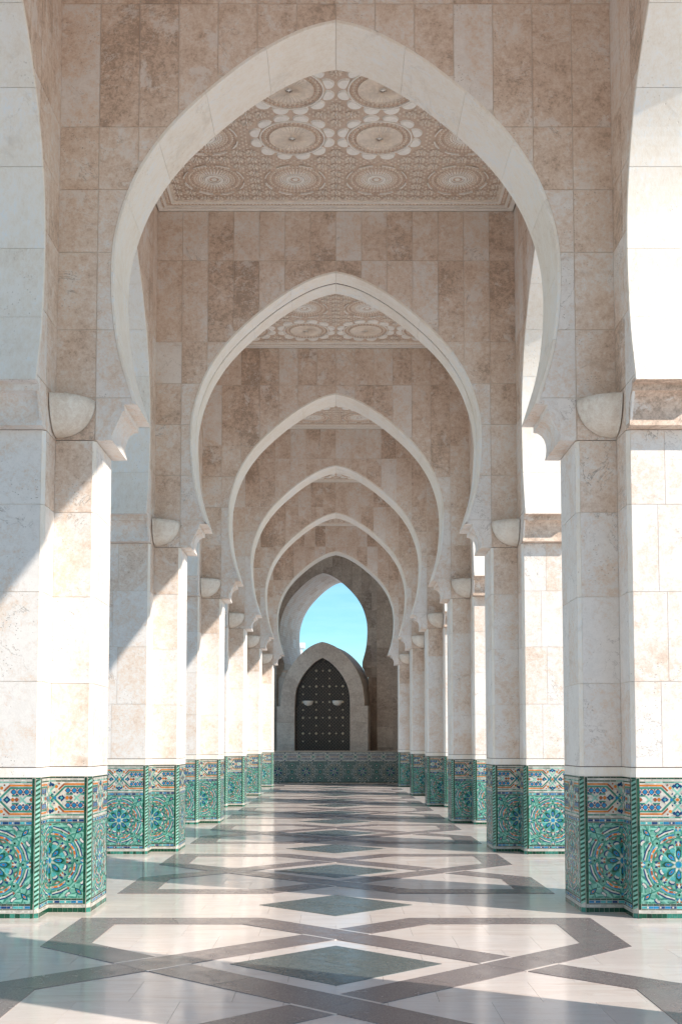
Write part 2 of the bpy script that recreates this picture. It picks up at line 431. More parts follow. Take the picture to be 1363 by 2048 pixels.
def star_panel(c=(0, .456), R=.332):
    """eight-fold star; list of (polygon, layer, colour)"""
    o = []
    add = lambda P, l, m: o.append((P, l, m))
    for k in range(8):
        a = k*pi/4; b = a+pi/8
        for dd, an, m in ((.132, b, 'strap'), (.246, a, 'mint'), (.275, b, 'strap'), (.355, b, 'strap')):
            add(bar(rot([(dd, -.42)], an, c)[0], rot([(dd, .42)], an, c)[0], .012), 1.0, m)
        for dd, m, wd in ((.215, 'strap', .019), (.305, 'mint', .015)):      # interlaced straps
            P0 = rot([(dd, -.42)], b if dd < .25 else a, c)[0]; P1 = rot([(dd, .42)], b if dd < .25 else a, c)[0]
            add(bar(P0, P1, wd), 1, m)
        P0 = rot([(.075, 0)], b, c)[0]; P1 = rot([(.21, .06)], b, c)[0]; P2 = rot([(.21, -.06)], b, c)[0]
        add(bar(P0, P1, .016), 1, 'strap'); add(bar(P0, P2, .016), 1, 'mint')
        add(rot([(.10, .03), (.135, .03), (.15, .052), (.12, .055)], a, c), 2, 'turq'); add(rot([(.12, -.055), (.15, -.052), (.135, -.03), (.10, -.03)], a, c), 2, 'turq')
        add(rot([(.225, .075), (.275, .085), (.262, .105), (.23, .098)], a, c), 1.5, 'dark'); add(rot([(.315, .03), (.335, .05), (.335, .09), (.312, .07)], a, c), 1.5, 'strap')
        add(rot([(.03, -.012), (.072, 0), (.03, .012)], b, c), 3, 'white')
        pet = [(.042, 0), (.072, -.021), (.118, -.023), (.145, 0), (.118, .023), (.072, .021)]
        add(rot(pet, a, c), 2, 'dark')
        add(rot([(.048, 0), (.074, -.014), (.108, -.015), (.12, 0), (.108, .015), (.074, .014)], a, c), 3, 'blue')
        add(rot([(.075, 0), (.088, -.006), (.103, 0), (.088, .006)], a, c), 4, 'brick')
        # arrow
        for sg in (1, -1):
            add(rot([(.163, sg*.004), (.158, sg*.026), (.188, sg*.012)], a, c), 2, 'brick')
            add(rot([(.19, sg*.003), (.176, sg*.032), (.208, sg*.026)], a, c), 2, 'navy')
        add(rot([(.155, 0), (.185, -.012), (.205, 0), (.185, .012)], a, c), 3, 'white')
        # kidney
        kd = [(-.028, -.012), (-.02, -.024), (.006, -.026), (.027, -.016), (.03, .004), (.014, .002), (-.008, -.003), (-.02, .004)]
        for (rr, ang, spin, s1) in ((.158, b, pi/2, 1.),):
            P = [(x*s1, z*s1) for x, z in kd]; P = rot(P, spin+ang, rot([(rr, 0)], ang, c)[0])
            add(P, 2, 'navy')
            P = [(x*s1*.8, z*s1*.72+.0) for x, z in kd]; P = rot(P, spin+ang, rot([(rr-.006, 0)], ang, c)[0]); add(P, 3, 'white')
        # arcs: turquoise, blue and orange chevrons round the ring
        for (r0, wd, m, lay, h) in ((.240, .020, 'turq', 2, .060), (.2565, .012, 'blue', 2, .066), (.268, .011, 'sage', 2, .07), (.2905, .012, 'white', 2, .077), (.3025, .011, 'navy', 2, .08)):
            K = rot([(r0/cos(radians(0)), 0)], b, c)[0]
            for sg in (1, -1):
                E_ = rot([(r0*.972-.001, sg*h)], b, c)[0]
                add(bar(K, E_, wd), lay, m)
        K = rot([(.2455, 0)], b, c)[0]
        for sg in (1, -1):
            E_ = rot([(.236, sg*.042)], b, c)[0]
            add(bar(K, E_, .0175), 3, 'orange' if (k+sg) % 3 else 'brick')
            q = rot([(.232, sg*.053)], b, c)[0]
            add(ngon(4, .013, q, b), 3, 'white'); add(ngon(4, .0065, q, b+.78), 4, 'orange')
            q = rot([(.226, sg*.068)], b, c)[0]; add(ngon(4, .008, q, b), 3, 'white')
        add(ngon(4, .011, K, b), 4, 'white')
        # brick lozenge inside the ring
        add(rot([(.200, 0), (.212, -.03), (.222, 0), (.212, .03)], b, c), 2, 'brick'); add(rot([(.205, 0), (.212, -.016), (.218, 0), (.212, .016)], b, c), 3, 'white')
        add(ngon(4, .0125, rot([(.256, 0)], a, c)[0], a), 3, 'darker')
        # edge and corner pieces
        if k % 2 == 0:
            for sg in (1, -1):
                add(rot([(.288, sg*.002), (.284, sg*.022), (.31, sg*.02)], a, c), 2, 'blue')
                add(rot([(.312, sg*.002), (.33, sg*.022), (.31, sg*.024)], a, c), 2, 'brick')
            add(rot([(.285, 0), (.305, -.012), (.328, 0), (.305, .012)], a, c), 3, 'white')
        else:
            add(rot([(.335, 0), (.365, -.018), (.40, -.020), (.43, 0), (.40, .020), (.365, .018)], a, c), 2, 'dark')
            add(rot([(.35, 0), (.375, -.012), (.40, -.012), (.415, 0), (.40, .012), (.375, .012)], a, c), 3, 'blue')
            add(rot([(.37, 0), (.385, -.008), (.405, 0), (.385, .008)], a, c), 4, 'orange')
            for sg in (1, -1):
                ctr = rot([(.345, sg*.085)], a, c)[0]
                P = rot([(x*1.05, z*1.05*sg) for x, z in kd], a+pi/2, ctr); add(P if sg > 0 else P[::-1], 2, 'navy')
                P = rot([(x*.85, z*.75*sg) for x, z in kd], a+pi/2, (ctr[0]-.004*cos(a), ctr[1]-.004*sin(a))); add(P if sg > 0 else P[::-1], 3, 'white')
                ctr = rot([(.30, sg*.045)], a, c)[0]; add(rot([(-.012, -.012), (.016, 0), (-.008, .014)], a+sg, ctr), 2, 'brick')
    add(ngon(8, .031, c, pi/8), 3, 'turq'); add(ngon(8, .023, c, pi/8), 4, 'blue')
    return o
def frieze(c=(0, 1.01)):
    o = []
    add = lambda P, l, m: o.append((P, l, m))
    X, Z = c
    add(rect(-.34, .34, .868, 1.152), 1, 'white')
    for sx in (1, -1):
        for sz in (1, -1):
            q = lambda P: [(X+sx*x, Z+sz*z) for x, z in P]
            add(q(bar((.34, .122), (.128, .122), .015)), 3, 'orange')
            add(q(bar((.131, .1225), (.082, .074), .015)), 3, 'brick')
            add(q(bar((.34, .100), (.138, .100), .017)), 2, 'strap')
            add(q(bar((.14, .1015), (.012, -.027), .017)), 2, 'strap')
            add(q(bar((.06, .118), (-.04, .018), .016)), 2, 'mint')
            add(q(bar((.34, .034), (.275, .034), .015)), 2, 'strap'); add(q(bar((.278, .036), (.22, -.022), .015)), 2, 'mint'); add(q(bar((.21, .034), (.15, .034), .015)), 2, 'strap')
            for x in (.165, .221, .277, .333):
                cc = (x, .066)
                add(q(ngon(4, .030, cc, 0)), 2, 'brick'); add(q(ngon(8, .0215, cc, pi/8)), 3, 'navy'); add(q(ngon(8, .0175, cc, pi/8)), 4, 'blue')
            for x in (.193, .249, .305):
                add(q(ngon(4, .011, (x, .045), 0)), 3, 'navy'); add(q(ngon(3, .009, (x, .085), -pi/2)), 3, 'navy')
            add(q(ngon(8, .0145, (.062, .058), pi/8)), 3, 'ivory'); add(q(ngon(8, .0145, (.062, .100), pi/8)), 3, 'orange'); add(q(ngon(8, .013, (.098, .028), pi/8)), 3, 'ivory')
            add(q(ngon(4, .017, (.03, .115), 0)), 3, 'navy'); add(q(ngon(4, .010, (.085, .125), 0)), 3, 'brick')
            add(q(ngon(4, .0095, (.024, .030), pi/4)), 3, 'navy'); add(q(ngon(4, .0095, (.044, .050), pi/4)), 3, 'navy')
        qs = lambda P: [(X+sx*x, Z+z) for x, z in P]
        add(qs(ngon(4, .034, (.108, 0), 0)), 3, 'navy'); add(qs(ngon(4, .014, (.108, 0), 0)), 4, 'turq')
        for x in (.158, .192, .318): add(qs(ngon(4, .020, (x, 0), 0)), 2, 'navy'); add(qs(ngon(6, .0165, (x, 0), 0)), 3, 'orange' if x < .17 else 'brick')
        add(qs(ngon(8, .014, (.05, 0), 0)), 3, 'blue')
    add(ngon(4, .030, (X, Z+.122), 0), 4, 'navy'); add(ngon(4, .012, (X, Z+.122), 0), 5, 'turq'); add(ngon(4, .030, (X, Z-.122), 0), 4, 'navy'); add(ngon(4, .012, (X, Z-.122), 0), 5, 'turq')
    add(ngon(8, .015, c, pi/8), 3, 'orange')
    return o
def bands(x0, x1, rnd):
    o = []
    add = lambda P, l, m: o.append((P, l, m))
    def course(z0, z1, mats, wd, l=1, g=.0012):
        n = max(1, round((x1-x0)/wd)); d = (x1-x0)/n
        for i in range(n):
            add(rect(x0+i*d+g, x0+(i+1)*d-g, z0+g, z1-g), l, rnd.choice(mats))
    course(.002, .042, ['dark', 'dark', 'dark', 'strap', 'darker'], .044, 2)
    course(.048, .068, ['white'], .05)
    course(.071, .080, ['dark', 'darker'], .06)
    course(.0815, .1055, ['blue', 'blue', 'navy', 'turq'], .05)
    course(.107, .1235, ['dark', 'darker'], .05)
    course(.789, .798, ['dark', 'darker'], .05)
    course(.7985, .8225, ['blue', 'blue', 'turq', 'navy'], .05)
    course(.824, .832, ['dark'], .05)
    course(.833, .851, ['white'], .05)
    course(.852, .866, ['strap', 'strap', 'mint'], .05)
    course(1.153, 1.166, ['strap', 'mint', 'dark'], .05)
    course(1.167, 1.183, ['white'], .05)
    course(1.185, 1.199, ['darker', 'dark'], .05)
    n = max(1, round((x1-x0)/.1))
    for i in range(n):
        for z in (.0935, .8105):
            add(ngon(6, .0085, (x0+(i+.5)*(x1-x0)/n, z)), 2, 'white')
    return o
LAY = .0007
def pattern(x0, x1, seed, border_l=True, border_r=True):
    """full or half dado face between x0 and x1; star centred at x = 0"""
    rnd = random.Random(seed)
    out = [(rect(x0, x1, 0, 1.2), 0, 'grout'), (rect(x0, x1, .124, .788), .5, 'sage')]
    l, r = x0+(.026 if border_l else 0), x1-(.026 if border_r else 0)
    for P, la, m in bands(l, r, rnd): out.append((P, la, m))
    for P, la, m in star_panel():
        P = clip_rect(P, l, r, .126, .787)
        if len(P) > 2 and abs(area(P)) > 6e-6: out.append((P, la, m))
    for P, la, m in frieze():
        P = clip_rect(P, l, r, .868, 1.152)
        if len(P) > 2 and abs(area(P)) > 6e-6: out.append((P, la, m))
    for on, a, b in ((border_l, x0, l), (border_r, r, x1)):
        if on:
            n = 22
            for i in range(n):
                out.append((rect(a+.002, b-.003, .075+i*1.12/n, .075+(i+1)*1.12/n-.001), 2, 'dark' if rnd.random() < .8 else 'darker'))
            out.append((rect(a, b, .002, .042), 2, 'dark')); out.append((rect(a, b, .048, .068), 1, 'white'))
    # painters' stacking: later pieces of the same layer sit a hair higher
    res = []
    for i, (P, la, m) in enumerate(out):
        if area(P) < 0: P = P[::-1]
        res.append((P, .0005+la*LAY+i*1.1e-6, m))
    return res
def pattern_mesh(name, pcs, skip=None):
    m = MB()
    tl = random.Random(11)
    for i, (P, h, c) in enumerate(pcs):
        if skip and i in skip: continue
        mat = 'grout' if c == 'grout' else 'glaze_'+c
        if h < .0006: m.prism(P, FRONT, mat, h, -.02)
        else:
            # front face and a short skirt
            n = len(P); b = len(m.v); k = m.mi(mat); gx, gz = tl.uniform(-.016, .016), tl.uniform(-.016, .016)
            mx, mz = sum(p[0] for p in P)/n, sum(p[1] for p in P)/n
            if max(abs(p[0]-mx)+abs(p[1]-mz) for p in P) > .05: gx = gz = 0
            m.v += [(x, -h+gx*(x-mx)+gz*(z-mz), z) for x, z in P]; m.f.append(tuple(range(b, b+n))); m.m.append(k)
            m.v += [(x, -h+LAY*.9, z) for x, z in P]
            for a in range(n): m.f.append((b+a, b+n+a, b+n+(a+1) % n, b+(a+1) % n)); m.m.append(k)
    return m.mesh(name)
FULL = (-AH+CHF, AH-CHF); HALF = (0.0015, AL-AH-CHF)
pat_full = pattern(*FULL, 1)
pat_r = pattern(*HALF, 2, False, True)
pat_l = [([(-x, z) for x, z in reversed(P)], h, c) for P, h, c in pat_r]
ME_full, ME_r, ME_l = pattern_mesh('mosaic_full', pat_full), pattern_mesh('mosaic_half', pat_r), pattern_mesh('mosaic_half_mirror', pat_l)
def big_ids(pcs, lim=.036):
    ids = []
    for i, (P, h, c) in enumerate(pcs):
        if h < .0010 or c in ('mint', 'strap', 'grout') and max(p[0] for p in P)-min(p[0] for p in P) > .12: continue
        xs = [p[0] for p in P]; zs = [p[1] for p in P]
        if max(max(xs)-min(xs), max(zs)-min(zs)) >= lim and abs(area(P)) > .00028: ids.append(i)
    return ids
SPLIT = {}
def split(key, pcs):
    ids = big_ids(pcs)
    tiles = []
    for i in ids:
        P, h, c = pcs[i]
        m = MB(); m.prism(P, FRONT, 'glaze_'+c, h, h-LAY*.95); tiles.append(m.mesh('mosaic_tile'))
    SPLIT[key] = (pattern_mesh('mosaic_rest_'+key, pcs, set(ids)), tiles)
split('full', pat_full); split('r', pat_r); split('l', pat_l)
def rope_mesh():
    m = MB(); wd = CHF*1.414/2-.0015
    m.prism(rect(-wd, wd, 0, 1.2), FRONT, 'grout', .0005, -.014)
    z = .07; i = 0
    while z < 1.17:
        c = 'dark' if i % 2 else 'mint'
        P = clip_rect([(-wd, z), (wd, z+.022), (wd, z+.041), (-wd, z+.019)], -wd, wd, .07, 1.183)
        if len(P) > 2: m.prism(P, FRONT, 'glaze_'+c, .002, 0)
        z += .0205; i += 1
    for z0, z1, c in ((.002, .042, 'strap'), (.048, .068, 'white'), (1.185, 1.199, 'dark')): m.prism(rect(-wd, wd, z0, z1), FRONT, 'glaze_'+c, .0022, 0)
    return m.mesh('corner_rope')
ME_rope = rope_mesh()

# ------------------------------------------------------------------ piers
PR = [1.2875, 2.03, 2.812, 3.583, 4.246]
SLABM = {}
def slab_mesh(wd, h, mat='travertine', th=.014):
    key = (round(wd, 4), round(h, 4), mat)
    if key not in SLABM:
        m = MB(); m.prism(rect(0, wd, 0, h), FRONT, mat, 0, -th); SLABM[key] = m.mesh('slab')
    return SLABM[key]
def plus(a, l, c):
    q = []
    for r in range(4):
        P = [(-a, -a), (-a, -l+c), (-a+c, -l), (a-c, -l), (a, -l+c)]
        q += rot(P, r*pi/2)
    return q
def extrude_plan(m, P, z0, z1, mat):
    n = len(P); b = len(m.v); k = m.mi(mat)
    m.v += [(x, y, z0) for x, y in P]+[(x, y, z1) for x, y in P]
    for a in range(n): m.f.append((b+a, b+(a+1) % n, b+n+(a+1) % n, b+n+a)); m.m.append(k)
    m.f.append(tuple(range(b+n-1, b-1, -1))); m.m.append(k); m.f.append(tuple(range(b+n, b+2*n))); m.m.append(k)
core = MB()
extrude_plan(core, plus(AH-.006, AL-.006, CHF), 0.0, PIER_H-.002, 'mortar')
core.box(-AH, AH, -AH, AH, PIER_H, 9.6, 'mortar')
ME_core = core.mesh('pier_core')
mo = MB(); extrude_plan(mo, plus(AH+.001, AL+.001, CHF), DADO+.002, 1.2825, 'cream_stone'); ME_mould = mo.mesh('base_moulding')
jo = MB(); extrude_plan(jo, plus(AH-.004, AL-.004, CHF), 1.283, 1.2895, 'joint_filler'); ME_joint = jo.mesh('base_joint')
butt = MB(); butt.box(AH+.001, AL, -AH, AH, PIER_H+.001, 9.6, 'travertine'); ME_butt = butt.mesh('outer_buttress')
def make_pier(detail):
    """detail: 2 = mosaic pieces one by one on the faces seen, 1 = joined, 0 = plain"""
    t = thing('pillar', 'pillar', 'pillar')
    ob('pillar_core', ME_core, t); ob('base_moulding', ME_mould, t, tone=.9); ob('base_joint', ME_joint, t)
    ob('outer_buttress', ME_butt, t, tone=.5)
    for r in range(4):
        a = r*pi/2
        R = lambda x, y: rot([(x, y)], a)[0]
        for (key, me, x, y) in (('full', ME_full, 0, -AL-.004), ('r', ME_r, AH, -AH-.004), ('l', ME_l, -AH, -AH-.004)):
            lx, ly = R(x, y)
            if detail == 2 and r == 0:
                d = ob('tile_dado', SPLIT[key][0], t, (lx, ly, 0), a)
                for tm in SPLIT[key][1]:
                    link(bpy.data.objects.new('mosaic_tile', tm), d)
            else: ob('tile_dado', me, t, (lx, ly, 0), a, stuff=False)
        for sx in (1, -1):
            lx, ly = R(sx*(AH-CHF/2), -AL+CHF/2); 
            ob('corner_rope', ME_rope, t, (lx+rot([(sx*.003, -.003)], a)[0][0], ly+rot([(sx*.003, -.003)], a)[0][1], 0), a+sx*pi/4)
        if detail == 0: continue
        for i in range(4):
            z0, z1 = PR[i]+.003, PR[i+1]-.003
            if r == 2: split_x = [FULL[0], FULL[1]]
            else: split_x = [FULL[0], -.05 if i % 2 else -.12, FULL[1]]
            for x0, x1 in zip(split_x, split_x[1:]):
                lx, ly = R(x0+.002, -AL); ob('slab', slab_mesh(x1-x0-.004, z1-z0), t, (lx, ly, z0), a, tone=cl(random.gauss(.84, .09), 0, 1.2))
            for sg in (1, -1):
                wd = AL-AH-CHF-.004
                lx, ly = R(AH+.002 if sg > 0 else -AH-.002-wd, -AH)
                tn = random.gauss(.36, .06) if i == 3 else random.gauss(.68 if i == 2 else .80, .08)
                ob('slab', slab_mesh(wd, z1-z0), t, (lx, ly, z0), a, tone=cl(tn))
                cw = CHF*1.414-.004
                off = rot([(-cw/2, 0)], sg*pi/4)[0]
                lx, ly = R(sg*(AH-CHF/2)+off[0], -AL+CHF/2+off[1]); ob('corner_strip', slab_mesh(cw, z1-z0, 'cream_stone', .006), t, (lx, ly, z0), a+sg*pi/4)
    return t

ORD = ['nearest', 'second', 'third', 'fourth', 'fifth', 'sixth and farthest']
proto = {d: make_pier(d) for d in (2, 1)}
def plain_pier():
    t = thing('pillar', 'pillar', 'pillar')
    ob('pillar_body', ME_core, t); 
    return t
# plain one for the frames behind the camera
pm = MB(); extrude_plan(pm, plus(AH, AL, CHF), 0.0, PIER_H-.002, 'travertine'); pm.box(-AH, AH, -AH, AH, PIER_H, 9.6, 'travertine'); pm.box(AH+.001, AL, -AH, AH, PIER_H, 9.6, 'travertine')
ME_plain = pm.mesh('plain_pillar')
# ------------------------------------------------------------------ arches
cross_proto = make_arch('cross arch', 'arch', 'cross_arch')
cross_joint = make_arch('cross arch', 'arch', 'cross_arch', joint=True)
side_proto = make_arch('side arch', 'arch', 'side_arch')
# plain arch for the unseen frames
def plain_arch_mesh():
    m = MB()
    for sg in (1, -1):
        poly = corb+[p for p in arc]+[(0, 9.6), (2.554, 9.6), (2.554, 4.25)]
        poly = [(sg*x, z) for x, z in poly]
        if sg > 0: poly.reverse()
        m.prism(poly, lambda x, z, h: (x, .766-h, z), 'travertine', .766)
    return m.mesh('plain_arch')
ME_parch = plain_arch_mesh()
# ------------------------------------------------------------------ bowl lamps
def bowl_mesh(quarter=True, R=.35, D=.335):
    m = MB(); nu, nv = (14, 10)
    a0, a1 = (-pi/2, 0) if quarter else (-pi, 0)
    def pt(u, v, k=1.):
        an = a0+(a1-a0)*u/nu; q = v/nv
        rr = R*k*math.sin(q*pi/2)**.9; z = -D*k*(math.cos(q*pi/2))**.95
        return (rr*cos(an), rr*sin(an), z)
    outer = [[pt(u, v) for u in range(nu+1)] for v in range(nv+1)]
    for v in range(nv):
        for u in range(nu):
            q = [outer[v][u], outer[v][u+1], outer[v+1][u+1], outer[v+1][u]]
            m.face(q if v else q[1:] if False else q, 'bowl_stone')
    rim = [(x, y, z) for x, y, z in outer[nv]]
    inn = [(x*.92, y*.92, 0) for x, y, z in rim]; low = [(x*.88, y*.88, -.04) for x, y, z in rim]
    for A, B in ((rim, inn), (inn, low)):
        for u in range(nu): m.face([A[u], A[u+1], B[u+1], B[u]], 'bowl_stone')
    m.face(low+([(0, 0, -.04)] if quarter else []), 'bowl_stone')
    if quarter:
        m.face([(0, 0, 0)]+[outer[v][0] for v in range(nv, -1, -1)], 'bowl_stone'); m.face([(0, 0, 0)]+[outer[v][nu] for v in range(nv, -1, -1)], 'bowl_stone')
    me = m.mesh('bowl', False)
    import bmesh
    bm = bmesh.new(); bm.from_mesh(me); bmesh.ops.remove_doubles(bm, verts=bm.verts, dist=.0004)
    for f in bm.faces: f.smooth = len(f.verts) == 4
    bm.to_mesh(me); bm.free(); return me
ME_bowl_r = bowl_mesh(True)      # occupies +x, -y quadrant
ME_half = bowl_mesh(False, .2, .2)
# ------------------------------------------------------------------ ceiling
SP = 1.1027
def fan(m, c, r0, r1, n, h0, h1, mat, alt=None, depth=0.):
    for i in range(n):
        a, b = 2*pi*i/n, 2*pi*(i+1)/n; mid = (a+b)/2
        P = lambda r, an, h: (c[0]+r*cos(an), c[1]+r*sin(an), -h)
        m.face([P(r0, a, h0), P(r0, mid, h0+depth), P(r1, mid, h1+depth), P(r1, a, h1)], mat)
        m.face([P(r0, mid, h0+depth), P(r0, b, h0), P(r1, b, h1), P(r1, mid, h1+depth)], alt or mat)
def bumps(m, c, r, n, s, h, mat, ph=0.):
    for i in range(n):
        a = 2*pi*(i+ph)/n; x, y = c[0]+r*cos(a), c[1]+r*sin(a)
        q = [(x+s*cos(a+k*pi/2), y+s*sin(a+k*pi/2), 0) for k in range(4)]
        for k in range(4): m.face([q[k], q[(k+1) % 4], (x, y, -h)], mat)
def ring(m, c, r0, r1, h, mat, n=40):
    P = lambda r, a, hh: (c[0]+r*cos(a), c[1]+r*sin(a), -hh)
    for i in range(n):
        a, b = 2*pi*i/n, 2*pi*(i+1)/n
        m.face([P(r0, a, h), P(r0, b, h), P(r1, b, h), P(r1, a, h)], mat)
        m.face([P(r0, a, 0), P(r0, b, 0), P(r0, b, h), P(r0, a, h)], mat); m.face([P(r1, a, h), P(r1, b, h), P(r1, b, 0), P(r1, a, 0)], mat)
def rosette_a():
    m = MB(); c = (0, 0)
    fan(m, c, .045, .285, 36, .010, .004, 'plaster', 'plaster', .013)
    ring(m, c, .0, .02, .02, 'plaster_pale', 10); bumps(m, c, .035, 8, .013, .02, 'plaster_pale'); ring(m, c, .285, .295, .02, 'plaster', 40)
    for j, (r, n) in enumerate(((.312, 34), (.343, 38), (.375, 42))): bumps(m, c, r, n, .021, .024, 'plaster_tan' if j != 1 else 'plaster', j*.5)
    ring(m, c, .398, .412, .022, 'plaster_pale', 12*4)
    return m.mesh('rosette')
def rosette_b():
    m = MB(); c = (0, 0)
    ring(m, c, .0, .036, .009, 'plaster_pale', 16); ring(m, c, .036, .066, .003, 'plaster_tan', 24); ring(m, c, .066, .082, .009, 'plaster_pale', 30)
    fan(m, c, .088, .128, 30, .008, .008, 'plaster_pale', None, .008); ring(m, c, .137, .150, .012, 'plaster_pale', 36)
    bumps(m, c, .170, 30, .016, .016, 'plaster_pale'); bumps(m, c, .201, 32, .018, .018, 'plaster_pale', .5); bumps(m, c, .235, 34, .02, .02, 'plaster')
    for j, (r, n) in enumerate(((.27, 34), (.305, 38), (.34, 42), (.375, 46))): bumps(m, c, r, n, .021, .022, 'plaster_tan' if j % 2 else 'plaster', j*.5)
    for i in range(8):
        a = 2*pi*i/8+.14; P = lambda r, an, hh: (r*cos(an), r*sin(an), -hh)
        for q in range(4):
            x0, x1 = a+q*.125, a+(q+1)*.125
            m.face([P(.402, x0, .024), P(.402, x1, .024), P(.418, x1, .024), P(.418, x0, .024)], 'plaster_pale')
            m.face([P(.402, x0, 0), P(.402, x1, 0), P(.402, x1, .024), P(.402, x0, .024)], 'plaster_pale')
    return m.mesh('rosette')
def flower_mesh():
    m = MB()
    for i in range(9):
        a = 2*pi*i/9; P = lambda r, an, hh: (r*cos(an), r*sin(an), -hh)
        q = [P(.018, a, .004), P(.060, a-.28, .008), P(.088, a, .01), P(.060, a+.28, .008)]; top = P(.056, a, .026)
        for k in range(4): m.face([q[k], q[(k+1) % 4], top], 'plaster' if k % 2 else 'plaster')
    bumps(m, (0, 0), 0, 1, .016, .03, 'plaster_pale')
    return m.mesh('flower')
def petal_mesh():
    m = MB(); n = 14; out = []
    for i in range(n):
        a = 2*pi*i/n; x, y = .066*cos(a), .104*sin(a)
        x += -.35*(y*y)/.104*(1 if x < 0 else .55)
        out.append((x, y))
    top = [(x*.86, y*.86) for x, y in out]
    for i in range(n):
        j = (i+1) % n
        m.face([(*out[i], 0), (*out[j], 0), (*top[j], -.02), (*top[i], -.02)], 'plaster_pale')
    m.face([(*p, -.02) for p in top], 'plaster_pale')
    return m.mesh('petal')
ME_ra, ME_rb, ME_fl, ME_pe = rosette_a(), rosette_b(), flower_mesh(), petal_mesh()
def fine_lattice(cens):
    m = MB(); s = .0459
    n = int(2.28/s)
    for i in range(-n, n+1):
        for j in range(-n, n+1):
            x, y = i*s, j*s
            if abs(x) > 2.2 or abs(y) > 2.2: continue
            if any(hypot(x-a, y-b) < r for a, b, r in cens): continue
            q = [(x-s*.42, y, 0), (x, y-s*.42, 0), (x+s*.42, y, 0), (x, y+s*.42, 0)]
            for k in range(4): m.face([q[k], q[(k+1) % 4], (x, y, -.011)], 'plaster' if (i+j) % 2 else 'plaster_tan')
    return m.mesh('carved_lattice')
def make_ceiling(phase, individual):
    t = thing('ceiling_panel', 'ceiling', 'ceiling')
    m = MB(); e = 2.548
    m.box(-e, e, -e, e, .035, .13, 'carved_ground'); ob('panel', m, t)
    # moulded frame
    def frame(a, b, h0, h1, mat):
        mm = MB()
        for (sx, sy) in ((0, -1), (1, 0), (0, 1), (-1, 0)):
            an = atan2(sy, sx)+pi/2
            P = [(-b, -b), (b, -b), (a, -a), (-a, -a)]
            Q = rot(P, an)
            mm.face([(Q[0][0], Q[0][1], h0), (Q[1][0], Q[1][1], h0), (Q[2][0], Q[2][1], h1), (Q[3][0], Q[3][1], h1)], mat)
            mm.face([(Q[3][0], Q[3][1], h1), (Q[2][0], Q[2][1], h1), (Q[2][0], Q[2][1], .04), (Q[3][0], Q[3][1], .04)], mat)
            mm.face([(Q[0][0], Q[0][1], h0), (Q[0][0], Q[0][1], .05), (Q[1][0], Q[1][1], .05), (Q[1][0], Q[1][1], h0)], mat)
        return mm
    for a, b, h0, h1, mat in ((2.47, 2.535, 0., 0., 'plaster_pale'), (2.44, 2.469, .02, .02, 'plaster_tan'), (2.40, 2.439, .006, .003, 'plaster_pale'), (2.33, 2.399, .022, .022, 'plaster_tan'), (2.295, 2.329, .008, .008, 'plaster_pale'), (2.25, 2.294, .024, .024, 'plaster')):
        ob('frame_moulding', frame(a, b, h0, h1, mat), t)
    bd = MB()
    for sg in range(4):
        an = sg*pi/2
        for i in range(-47, 48):
            for (rr, s) in ((2.455, .016), (2.365, .024)):
                if abs(i*.049) > rr: continue
                x, y = rot([(i*.049, -rr)], an)[0]
                q = [(x-s, y, .026), (x, y-s, .026), (x+s, y, .026), (x, y+s, .026)]
                for k in range(4): bd.face([q[k], q[(k+1) % 4], (x, y, .004)], 'plaster')
    ob('frame_beading', bd, t, stuff=True)
    cens = []
    for i in range(4):
        for j in range(4):
            inner = i in (1, 2) and j in (1, 2)
            A = inner if phase == 0 else not inner
            x, y = (i-1.5)*SP, (j-1.5)*SP
            cens.append((x, y, .595 if A else .43))
            r = ob('rosette', ME_ra if A else ME_rb, t, (x, y, .035))
            if A:
                for k in range(12):
                    a = 2*pi*(k+.5)/12
                    ob('petal', ME_pe, r, (.487*cos(a), .487*sin(a), 0), a)
    fp = []
    s = SP/6
    for i in range(-12, 13):
        for j in range(-12, 13):
            x, y = i*s, j*s
            if max(abs(x), abs(y)) > 2.21: continue
            if any(hypot(x-a, y-b) < r+(.06 if r < .5 else .035) for a, b, r in cens): continue
            fp.append((x, y))
    if individual:
        for x, y in fp: ob('flower', ME_fl, t, (x, y, .035))
    else:
        mm = MB()
        src = [tuple(v.co) for v in ME_fl.vertices]; fs = [tuple(p.vertices) for p in ME_fl.polygons]
        k = mm.mi('plaster')
        for x, y in fp:
            b = len(mm.v); mm.v += [(a+x, c+y, d) for a, c, d in src]
            for f in fs: mm.f.append(tuple(b+q for q in f)); mm.m.append(k)
        ob('carved_flowers', mm, t, (0, 0, .035), stuff=True)
    l = fine_lattice([(a, b, r-.02 if r > .5 else .43) for a, b, r in cens]+[(x, y, .07) for x, y in fp])
    ob('carved_lattice', l, t, (0, 0, .035), stuff=True)
    return t

# ================================================================== PLACE EVERYTHING
bpy.context.view_layer.update()
ceil_p = {0: make_ceiling(0, True), 1: make_ceiling(1, True)}
ceil_s = make_ceiling(0, False); ceil_s1 = make_ceiling(1, False)
lamp_p = thing('wall_lamp', 'bowl', 'wall lamp')
ob('bowl', ME_bowl_r, lamp_p)
CH = child_table()
used = set()
def place(p, jitter=0.):
    if p.name not in used: used.add(p.name); return p
    return copy_tree(p, jitter)

